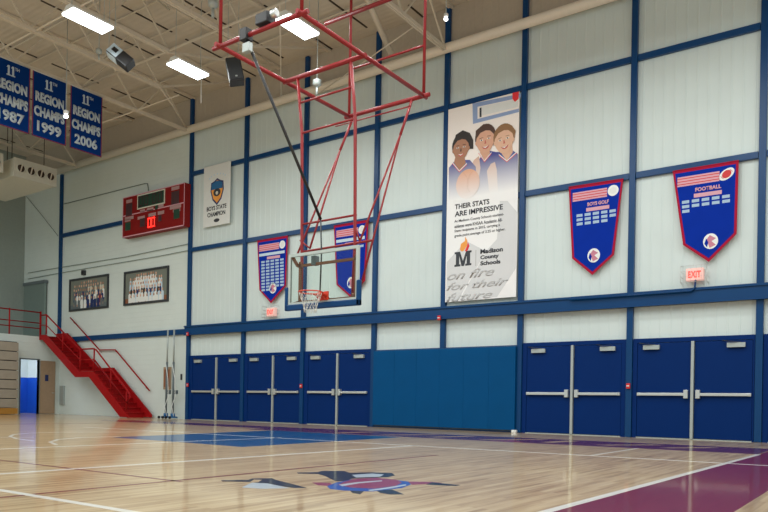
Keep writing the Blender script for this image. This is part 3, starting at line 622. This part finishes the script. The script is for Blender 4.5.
def girl(cx, cy, skin, hair, rx, rz, tilt, look, hairpts):
    e = MB(); c_ = P(cx, cy)
    for q in hairpts: pp(e, q, look+.0012, hair)
    e.disc(F, c_[0], c_[1]+rz*.30, rx*1.14, rz*1.02, look+.0001, look+.0016, hair, 22, tilt)
    e.disc(F, c_[0]-rx*1.0, c_[1]-.02, .03, .06, look+.0017, look+.0022, skin, 10); e.disc(F, c_[0]+rx*1.0, c_[1]-.02, .03, .06, look+.0017, look+.0022, skin, 10)
    fpts = []
    for k in range(26):
        a_ = 2*math.pi*k/26; r = rx*(1 if math.sin(a_) > -.1 else 1-.20*abs(math.sin(a_))); u, v = r*math.cos(a_), rz*math.sin(a_)
        fpts.append((c_[0]+u*math.cos(tilt)-v*math.sin(tilt), c_[1]+u*math.sin(tilt)+v*math.cos(tilt)))
    e.plate(F, fpts, look+.0016, look+.0028, skin)
    def L(u, v): return (c_[0]+u*rx*math.cos(tilt)-v*rz*math.sin(tilt), c_[1]+u*rx*math.sin(tilt)+v*rz*math.cos(tilt))
    e.plate(F, [L(-.95, .35), L(-.5, .72), (L(.1, .8)), L(.55, .7), L(.95, .35), L(.9, .75), L(.4, 1.08), L(-.4, 1.08), L(-.9, .75)], look+.0028, look+.0036, hair)
    for s_ in (-1, 1):
        q = L(s_*.40, .12); e.disc(F, *q, rx*.17, rz*.055, look+.0030, look+.0036, 'white', 12, tilt); e.disc(F, *q, rx*.075, rz*.055, look+.0037, look+.0042, 'hair_black', 10)
        q = L(s_*.42, .30); e.disc(F, *q, rx*.24, rz*.022, look+.0030, look+.0038, hair, 10, tilt+s_*-.1)
    e.plate(F, [L(-.10, -.22), L(.10, -.22), L(.05, .05), L(-.03, .05)], look+.0030, look+.0036, 'lip' if skin != 'skin_dark' else 'hair_brown')
    e.plate(F, [L(-.40, -.40), L(-.2, -.6), L(.05, -.66), L(.3, -.58), L(.44, -.38), L(.1, -.46)], look+.0030, look+.0036, 'lip'); e.plate(F, [L(-.32, -.42), L(0, -.56), L(.34, -.41), L(.05, -.47)], look+.0037, look+.0043, 'white')
    e.build('person', t)
def body(pts, neck, vpts, look, jm='jersey', arms=()):
    e = MB(); pp(e, pts, look+.0010, jm)
    pp(e, neck[0], look+.0020, neck[1])
    for q in arms: pp(e, q, look+.0022, 'jersey_skin')
    for a_, b_ in zip(vpts, vpts[1:]):
        pp(e, [a_, b_, (b_[0], b_[1]+1.1), (a_[0], a_[1]+1.1)], look+.0030, 'white'); pp(e, [(a_[0], a_[1]+1.1), (b_[0], b_[1]+1.1), (b_[0], b_[1]+1.9), (a_[0], a_[1]+1.9)], look+.0040, 'flame_red')
    e.build('jersey', t)
body([(474, 168), (480, 158), (486, 150), (496, 152), (502, 152), (506, 160), (506, 201), (474, 201)], ([(481, 143), (489, 143), (490, 153), (485, 161), (480, 153)], 'skin_light'), [(478.5, 151.5), (484.5, 160.5), (491.5, 152)], .002, arms=([(468, 172), (474, 160), (479, 156), (480.5, 168), (476, 199), (470, 199)],))
body([(449, 168), (454, 162), (461, 160), (470, 160), (476, 167), (476, 201), (449, 201)], ([(456, 155), (464, 155), (466, 163), (460, 171), (454, 163)], 'skin_dark'), [(452.5, 162), (459.5, 170.5), (467, 163)], .008)
body([(493, 160), (500, 154), (512, 150), (518, 154), (518, 201), (494, 201)], ([(502, 144), (512, 143), (513, 152), (507, 161), (502, 154)], 'skin_fair'), [(499, 154), (507, 160.5), (517, 151.5)], .008, arms=([(487, 171), (491, 164), (495, 162), (497, 170), (498, 190), (500, 200), (494, 200), (489, 190)],))
girl(461.2, 149, 'skin_dark', 'hair_black', .27, .36, -.03, .014, [[(453.5, 146), (456, 135), (463, 130.4), (470, 133), (473.5, 140), (473.5, 149), (470, 149)]])
girl(485.5, 141, 'skin_light', 'hair_brown', .30, .38, .06, .014, [[(475.5, 142), (476, 131), (484, 124), (492, 127), (495, 137), (493.5, 146), (491, 141)]])
girl(504.3, 141, 'skin_fair', 'hair_blonde', .30, .38, .12, .020, [[(494.6, 142), (496, 131), (505, 124.5), (512, 125.5), (516, 131), (514, 141), (511, 144)]])
e = MB(); pd(e, 468, 184, .40, .44, .0155, 'ball_print', 0, 30)
q = P(468, 184)
for k_ in (-1, 1): e.tube([(q[0]+.08*k_*u*u*3-.02*k_, PY-.0158, q[1]+.42*u) for u in [-.6, -.3, 0, .3, .6, .85]], .006, 'ball_print', 5)
e.build('printed_ball', t)
e = MB()
pp(e, [(500.5, 193), (518, 213), (516.8, 267), (497, 297), (459, 301.5), (487, 250), (497, 239)], .0016, 'poster_grey')
pp(e, [(447, 262), (466, 241), (486, 251), (458, 300), (446, 301)], .0030, 'poster_grey'); e.build('grey_shapes', t)
def ptext(s, tl, tr, bl, m, **k):
    a_, b_, c_ = P(*tl), P(*tr), P(*bl)
    text(t, s, F, a_[0], b_[0], c_[1], a_[1], .0045, m, **k)
ptext('THEIR STATS', (455, 204.6), (489.5, 199), (455, 209.6), 'ink', bold=.022); ptext('ARE IMPRESSIVE', (455, 211.7), (503, 204), (455, 216.9), 'ink', bold=.022)
for k, (s_, xe) in enumerate([('At Madison County Schools student-', 504), ('athletes were KHSAA Academic All-', 502.5), ('State recipients in 2015, carrying a', 500), ('grade point average of 3.25 or higher.', 505.5)]):
    y_ = 220.2+k*4.85; ptext(s_, (454.6, y_), (xe, y_-6), (454.6, y_+3.3), 'ink', bold=.006)
ptext('Madison', (480.5, 249.4), (503, 247), (480.5, 254), 'ink', bold=.035); ptext('County', (480.5, 255.6), (499, 253), (480.5, 260.6), 'ink', bold=.035); ptext('Schools', (480.5, 261.4), (500.5, 259), (480.5, 265.6), 'ink', bold=.035)
e = MB(); q = P(475.5, 251)[0]; e.rect(F, q, q+.03, P(475.5, 266)[1], P(475.5, 250)[1], .0035, .005, 'ink_grey')
mx, mz0, mz1 = P(454.5, 267)[0], P(454.5, 267)[1], P(454.5, 252.4)[1]; mw = P(471.5, 260)[0]-mx; mh = mz1-mz0
e.plate(F, [(mx+mw*a_, mz0+mh*b_) for a_, b_ in [(0, 0), (.36, 0), (.36, .14), (.28, .14), (.28, .7), (.42, 0), (.58, 0), (.72, .7), (.72, .14), (.64, .14), (.64, 0), (1, 0), (1, .14), (.92, .14), (.92, .86), (1, .86), (1, 1), (.68, 1), (.5, .35), (.32, 1), (0, 1), (0, .86), (.08, .86), (.08, .14), (0, .14)]], .0035, .005, 'ink'); e.build('letter_emblem', t)
e = MB(); pp(e, [(460, 250), (461, 244), (465, 241), (465.4, 236.5), (467.5, 241), (467, 246), (464, 250.6), (462, 251.6)], .0060, 'flame_orange'); pp(e, [(465, 250.6), (467, 246.6), (468, 242), (469.6, 246), (468, 250), (466, 251.6)], .0078, 'flame_red'); e.build('flame_emblem', t)
ptext('on fire', (447.5, 272), (494.5, 268), (447.5, 280.6), 'ink_grey', bold=.012, shear=.45, slope=.012); ptext('for their', (446.5, 283.5), (508.5, 278), (446.5, 291), 'ink_grey', bold=.012, shear=.45, slope=.012); ptext('future', (446.5, 294), (492.5, 289.5), (446.5, 302), 'ink_grey', bold=.012, shear=.45, slope=.012)

# ================================================================== EXIT SIGNS, ALARM BOXES, SMALL WALL ITEMS
def exit_sign(X, Z, label, y=D-.05):
    t = thing('exit_sign', (X, D, Z-.14), label, 'exit sign', 'exit signs over the doors')
    MB().box(X-.2, X+.2, y-.14, y-.0, Z-.15, Z+.15, 'exit_face').build('box', t, bevel=.01); MB().box(X-.05, X+.05, y, D, Z-.05, Z+.05, 'grey_metal').build('bracket', t)
    text(t, 'EXIT', plane_y(y-.14), X-.15, X+.15, Z-.085, Z+.085, .002, 'exit_red', bold=.05)
    e = MB()
    for k in range(6): xx = X-.3+k*.12; e.tube([(xx, D-.02, Z-.25), (xx, y-.26, Z-.2), (xx, y-.26, Z+.2), (xx, D-.02, Z+.25)], .005, 'steel', 5)
    for k in range(4): zz = Z-.2+k*.133; e.tube([(X-.3, D-.02, zz), (X-.3, y-.26, zz), (X+.3, y-.26, zz), (X+.3, D-.02, zz)], .005, 'steel', 5)
    e.build('wire_guard', t)
exit_sign(-18.5, 4.02, 'lit exit sign below the leftmost pennant'); exit_sign(-4.05, 4.08, 'lit exit sign below the football pennant')
def alarm(px, py, label, off=.12):
    X, Z = wall_at(px, py, D-off); t = thing('fire_alarm', (X, D, Z-.07), label, 'fire alarm')
    MB().box(X-.05, X+.05, D-off-.05, D-off, Z-.07, Z+.07, 'red').build('body', t, bevel=.008); MB().box(X-.035, X+.035, D-off-.06, D-off-.051, Z-.012, Z+.012, 'white').build('pull_bar', t)
alarm(628.5, 386, 'small red alarm pull between the two right-hand door pairs'); alarm(301.5, 386, 'small red alarm pull between the second and third left door pairs')
alarm(439.5, 318, 'small red alarm box on the beam under the poster column', .25); alarm(188, 385, 'small red alarm pull on the column left of all doors'); alarm(188, 334, 'small red alarm box on the beam at the leftmost metal column', .25)
X, Z = wall_at(181.5, 377); MB().box(X-.05, X+.05, D-.02, D, Z-.12, Z+.12, 'charcoal').build('switch_plate', label='small dark switch plate on the white wall beside the poles', cat='switch')
X, Z = wall_at(514.5, 430, D-.25); MB().box(X-.07, X+.07, D-.32, D-.21, .0, .08, 'white').build('floor_outlet_box', bevel=.01, label='small white box on the floor at the right end of the pads', cat='box')
MB().box(-32.45, -32.1, D-.08, D, .45, 1.35, 'grey_metal').build('radiator_panel', bevel=.01, label='grey metal panel low on the wall beside the open wooden door', cat='wall panel')

# ================================================================== STAIRCASE
t = thing('staircase', (-29, 18.3, 0), 'red steel staircase with a landing climbing the long wall to the balcony', 'staircase')
# tread edge line: top (-32.55,3.62) .. landing (-29.2,1.95)/( -28.1,1.95) .. floor (-25.35,0)
FL = [((-32.0, 3.62), (-29.25, 1.98), 9), ((-28.15, 1.98), (-25.45, 0), 10)]
for nm, y0, y1 in (('near', YN, YN+.05), ('far', YF-.05, YF)):
    F = plane_y(y1)
    if nm == 'near': pts = [(XE+.03, 3.46), (-32.3, 3.46), (-29.55, 1.70), (-28.5, 1.70), (-26.2, .02), (-25.6, .02), (-28.18, 1.93), (-29.25, 1.94), (-32.0, 3.68), (XE+.03, 3.70)]
    else: pts = [(XE+.03, 3.46), (-32.1, 3.46), (-29.35, 1.72), (-28.3, 1.72), (-26.0, .02), (-25.25, .02), (-25.25, .14), (-27.95, 2.14), (-29.05, 2.14), (-31.65, 3.82), (XE+.03, 3.82)]
    MB().plate(F, pts, 0, y1-y0, 'stair_red').build('stringer', t)
for (a_, b_, n) in FL:
    for k in range(n):
        u0, u1 = k/n, (k+1)/n
        xa, za = a_[0]+(b_[0]-a_[0])*u0, a_[1]+(b_[1]-a_[1])*u0; xb, zb = a_[0]+(b_[0]-a_[0])*u1, a_[1]+(b_[1]-a_[1])*u1
        e = MB(); e.box(xa-.05, xa-.03, YN+.05, YF-.05, zb-.1, za-.0, 'stair_red')
        if k < n-1: e.box(xa-.03, xb+.03, YN+.05, YF-.05, zb-.0, zb+.035, 'stair_red')
        e.build('step', t)
MB().box(-29.27, -28.12, YN+.05, YF-.05, 1.95, 1.99, 'stair_red').build('landing_plate', t); MB().box(XE+.03, -31.98, YN+.05, YF-.05, 3.585, 3.625, 'stair_red').build('landing_plate', t)
def rl(pts, r=.025): return [(x_, YN+.02, z_) for x_, z_ in pts]
e = MB(); e.tube(rl([(XE+.1, 4.6), (-32.0, 4.6), (-29.25, 2.92), (-28.2, 2.92), (-28.1, 2.85)]), .034, 'stair_red', 8); e.tube(rl([(XE+.1, 4.15), (-32.0, 4.12), (-29.2, 2.45), (-28.2, 2.45)]), .022, 'stair_red', 8)
e.tube(rl([(-28.2, 2.92), (-28.0, 2.86), (-25.75, 1.12), (-25.6, .98), (-25.58, .82), (-25.75, .62), (-28.1, 2.42)]), .034, 'stair_red', 8); e.build('guard_rail', t)
for x_, za, zb in ((-32.0, 3.7, 4.6), (-30.6, 2.9, 3.74), (-29.2, 2.0, 2.92), (-28.15, 2.0, 2.92), (-26.9, 1.1, 2.0), (-25.8, .3, 1.1)):
    MB().tube([(x_, YN+.02, za), (x_, YN+.02, zb)], .032, 'stair_red', 8).build('rail_post', t)
t = thing('wall_handrail', (-28.6, D, 1.2), 'thin red handrail fixed to the wall above the staircase', 'handrail')
MB().tube([(-31.6, D-.1, 4.55), (-29.2, D-.1, 2.96), (-28.0, D-.1, 2.93), (-25.55, D-.1, 1.14)], .03, 'stair_red', 8).build('rail', t)
for x_, z_ in ((-31.3, 4.35), (-29.2, 2.96), (-28.0, 2.93), (-25.8, 1.32)): MB().tube([(x_, D-.1, z_), (x_, D-.1, z_-.07), (x_, D, z_-.1)], .01, 'stair_red', 6).build('wall_bracket', t)
# balcony railing
t = thing('balcony_railing', (XE-.06, 14, 3.62), 'red pipe railing along the balcony edge above the doorway', 'railing')
e = MB(); 
for z_ in (4.75, 4.25, 4.0): e.tube([(XE-.06, -2, z_), (XE-.06, 18.02, z_)], .03 if z_ > 4.5 else .024, 'stair_red', 8)
e.build('rail', t)
y = 18.02
for k in range(9):
    e = MB(); e.tube([(XE-.06, y, 3.6), (XE-.06, y, 4.8)], .045 if k == 0 else .03, 'stair_red', 8); e.build('post', t); y -= 1.5 if k else 1.45
# grey roll-up curtain above the balcony
e = MB(); cx0, cx1 = -35.7, -33.75; n = 24
for k in range(n):
    a_ = cx0+(cx1-cx0)*k/n; b_ = cx0+(cx1-cx0)*(k+1)/n; e.hexa([(a_, D-.1, 3.64), ((a_+b_)/2, D-.18, 3.64), (b_, D-.1, 3.64), ((a_+b_)/2, D-.04, 3.64), (a_, D-.1, 6.35), ((a_+b_)/2, D-.18, 6.35), (b_, D-.1, 6.35), ((a_+b_)/2, D-.04, 6.35)], 'curtain_grey')
e.box(cx0-.03, cx1+.03, D-.2, D-.0, 6.35, 6.5, 'slate'); e.build('folding_partition', label='grey-green folded partition standing on the balcony behind the railing', cat='partition')
# folded bleachers
t = thing('folded_bleachers', (-32.2, 10, 0), 'stack of folded tan bleachers at the left edge beside the doorway', 'bleachers')
MB().box(-32.55, -31.88, -2, 16.62, .02, .28, 'ochre').build('base_board', t)
for k in range(7):
    z_ = .3+k*.42; e = MB(); e.box(-32.55, -31.9, -2, 16.62, z_, z_+.385, 'tan_plank'); e.build('bench_face', t, bevel=.015)
    MB().box(-32.55, -31.98, -2, 16.58, z_+.385, z_+.42, 'charcoal').build('seat_gap', t)

# ================================================================== VOLLEYBALL STANDARDS by the wall
def standard(x_, label, lean):
    y_ = 18.6; t = thing('volleyball_standard', (x_, y_, 0), label, 'net post', 'net posts stored on wheeled bases')
    MB().tube([(x_, y_, .12), (x_+lean, y_, 2.3)], .045, 'slate', 10).tube([(x_+lean, y_, 2.3), (x_+lean*1.5, y_, 3.6)], .034, 'grey_metal', 10).build('pole', t)
    e = MB(); e.tube([(x_, y_, .04), (x_, y_, .1)], .19, 'cart_blue', 20); e.tube([(x_, y_, .1), (x_, y_, .22)], .09, 'cart_blue', 12); e.build('base', t)
    for s_ in (-1, 1):
        MB().tube([(x_+s_*.12-.02, y_-.24, .06), (x_+s_*.12+.02, y_-.24, .06)], .055, 'black', 14).build('wheel', t)
    MB().box(x_+.04, x_+.16, y_+.02, y_+.12, 1.0, 1.16, 'slate').tube([(x_+.1, y_-.0, 1.08), (x_+.2, y_-.05, .98)], .012, 'steel', 6).build('winch', t)
    MB().tube([(x_+lean, y_-.06, 2.2), (x_+.12, y_-.02, 1.6), (x_+.2, y_-.05, .9), (x_+.05, y_-.1, .5), (x_+.25, y_-.15, .12)], .012, 'white', 6).build('rope', t)
standard(-24.1, 'left net post with a rope, standing against the wall by the stairs', .03); standard(-23.66, 'right net post of the pair, nearest the blue column', .0)
MB().box(-24.7, -24.25, D-.06, D, 1.2, 2.12, 'wood_leaf').box(-24.65, -24.3, D-.065, D-.06, 1.3, 2.02, 'earth').build('notice_board', label='narrow brown board on the wall behind the net posts', cat='board')

# ================================================================== BASKETBALL BACKSTOP hanging from the roof
t = thing('basketball_backstop', (-9.65, 11.2, 2.6), 'red pipe basketball backstop with glass backboard hanging from the roof', 'basketball hoop')
ZF, XL, XR, YA, YB, YM = 7.6, -10.7, -8.6, 9.38, 13.4, 11.2
def pipe(pts, r, name, m='red_pipe'): return MB().tube(pts, r, m, 12).build(name, t)
pipe([(XL, YA-.12, ZF), (XL, YB+.12, ZF)], .044, 'frame_rail'); pipe([(XR, YA-.12, ZF), (XR, YB+.12, ZF)], .044, 'frame_rail')
pipe([(XL-.2, YA, ZF-.0), (XR+.15, YA, ZF)], .044, 'frame_rail'); pipe([(XL-.12, YB, ZF), (XR+.15, YB, ZF)], .048, 'frame_rail'); pipe([(XL-.05, YM, ZF), (XR+.05, YM, ZF)], .048, 'frame_rail')
for X, Y in ((XL, YA), (XR, YA), (XL, YB), (XR, YB)): pipe([(X, Y, ZF), (X, Y, 12.84)], .034, 'hanger')
pipe([(-11.5, YB, 10.05), (-7.2, YB, 10.05)], .05, 'cross_pipe'); pipe([(XL, YB, 8.72), (XR, YB, 8.72)], .026, 'cross_pipe')
pipe([(-10.35, YM, ZF), (-10.2, YM, 6.4), (-10.14, YM, 3.8), (-10.05, YM-.1, 2.8)], .034, 'mast'); pipe([(-8.92, YM, ZF), (-8.79, YM, 6.4), (-8.74, YM, 3.9), (-8.7, YM-.1, 2.85)], .034, 'mast')
for z_, xa, xb in ((7.05, -10.25, -8.87), (6.4, -10.2, -8.8), (4.48, -10.18, -8.72)): pipe([(xa, YM, z_), (xb, YM, z_)], .022, 'mast_bar')
pipe([(-10.15, YM, 3.9), (-8.3, YM, 3.93)], .024, 'mast_bar')
pipe([(XL-.0, YB-.5, 7.2), (XR, YB-.5, 7.2)], .015, 'brace_bar')
for P0, PJ, E1, E2 in (((-10.58, YB, 7.55), (-10.55, 12.9, 6.62), (-10.28, YM, 3.85), (-9.92, YM, 3.96)), ((-8.9, YB, 7.6), (-8.9, 12.95, 6.65), (-8.62, YM, 3.95), (-8.58, YM, 3.05))):
    pipe([P0, PJ], .03, 'brace'); MB().tube([PJ, E1], .022, 'red_pipe', 10).tube([PJ, E2], .022, 'red_pipe', 10).build('brace', t)
pipe([(-10.2, YM, 4.15), (-9.92, YM, 3.95)], .018, 'brace_bar'); pipe([(-8.76, YM, 4.3), (-8.62, YM, 3.95)], .018, 'brace_bar')
pipe([(-9.96, YA, 7.5), (-9.6, YM-.05, 4.5)], .03, 'lift_pole', 'black'); pipe([(-9.6, YM-.05, 4.5), (-9.52, YM-.1, 3.8), (-9.5, YM-.15, 2.95)], .016, 'lift_rod', 'charcoal')
e = MB(); e.box(-9.66, -9.36, YA-.1, YA+.14, 7.66, 7.86, 'black'); e.tube([(-9.32, YA, 7.8), (-9.2, YA, 7.8)], .08, 'steel', 12); e.build('winch_motor', t, bevel=.02)
e = MB(); e.box(-10.08, -9.9, YA-.09, YA+.09, 7.5, 7.72, 'black'); e.build('pole_clamp', t, bevel=.01); MB().box(-10.04, -9.86, YA-.05, YA+.05, 7.28, 7.45, 'grey_metal').build('clamp_plate', t, bevel=.01)
# backboard
YBd = 10.7; BX0, BX1, BZ0, BZ1 = -10.04, -8.25, 2.70, 3.74
MB().box(BX0+.06, BX1-.06, YBd, YBd+.015, BZ0+.06, BZ1-.06, 'glass').build('backboard_glass', t)
e = MB()
for q in [(BX0, BX1, BZ0, BZ0+.06), (BX0, BX1, BZ1-.06, BZ1), (BX0, BX0+.06, BZ0+.06, BZ1-.06), (BX1-.06, BX1, BZ0+.06, BZ1-.06)]: e.box(q[0], q[1], YBd-.015, YBd+.035, q[2], q[3], 'board_edge')
e.build('backboard_edge', t)
e = MB(); e.box(BX0-.05, BX1+.05, YBd-.04, YBd+.05, BZ0-.1, BZ0+.02, 'blue_paint'); 
for q in (BX0-.07, BX1-.03): e.box(q, q+.08, YBd-.04, YBd+.05, BZ0-.1, BZ0+.38, 'blue_paint')
e.build('edge_padding', t, bevel=.02)
e = MB(); yb = YBd+.14
for p_, q_ in (((-9.92, yb, 3.52), (-8.35, yb, 3.52)), ((-9.92, yb, 2.78), (-8.35, yb, 2.78)), ((-9.85, yb, 2.72), (-9.85, yb, 3.6)), ((-8.42, yb, 2.72), (-8.42, yb, 3.6)), ((-9.85, yb, 2.8), (-10.08, YM-.1, 2.85)), ((-8.42, yb, 2.8), (-8.7, YM-.1, 2.9)), ((-9.85, yb, 3.5), (-10.14, YM, 3.6)), ((-8.42, yb, 3.5), (-8.74, YM, 3.6)), ((-9.92, yb, 3.52), (-9.95, YBd+.02, 3.68)), ((-8.36, yb, 3.52), (-8.32, YBd+.02, 3.68)), ((-9.92, yb, 2.78), (-9.95, YBd+.02, 2.74)), ((-8.36, yb, 2.78), (-8.32, YBd+.02, 2.74)), ((-9.1, yb, 2.8), (-9.1, YBd+.02, 2.8))): e.bar(p_, q_, .05, .05, 'earth')
e.build('board_frame', t)
MB().box(-9.52, -9.42, yb-.05, yb+.08, 3.5, 3.68, 'slate').build('center_bracket', t)
RX, RY, RZ, RR = -9.1, YBd-.39, 2.86, .228
h = MB(); h.tube([(RX+RR*math.cos(a_), RY+RR*math.sin(a_), RZ) for a_ in [2*math.pi*k/28 for k in range(28)]], .012, 'orange', 8, closed=True)
rim = h.build('rim', t)
e = MB(); e.box(RX-.13, RX+.13, YBd-.03, YBd-.001, RZ-.11, RZ+.06, 'orange'); e.box(RX-.08, RX+.08, YBd-.17, YBd-.03, RZ-.03, RZ+.01, 'orange')
for s_ in (-1, 1): e.bar((RX+s_*.09, YBd-.03, RZ-.02), (RX+s_*.13, RY+.19, RZ), .03, .02, 'orange'); e.bar((RX+s_*.08, YBd-.03, RZ-.1), (RX+s_*.07, RY+.2, RZ-.01), .02, .012, 'orange')
e.build('rim_bracket', t)
e = MB(); n = 12
def ring(k, lv): a_ = 2*math.pi*(k+.5*(lv % 2))/n; r = [.222, .19, .15, .125, .115][lv]; return (RX+r*math.cos(a_), RY+r*math.sin(a_), RZ-.01-.095*lv)
for lv in range(4):
    for k in range(n):
        if lv % 2 == 0: e.tube([ring(k, lv), ring(k, lv+1)], .0042, 'net', 5); e.tube([ring(k, lv), ring(k-1, lv+1)], .0042, 'net', 5)
        else: e.tube([ring(k, lv), ring(k, lv+1)], .0042, 'net', 5); e.tube([ring(k, lv), ring(k+1, lv+1)], .0042, 'net', 5)
e.build('net', t)
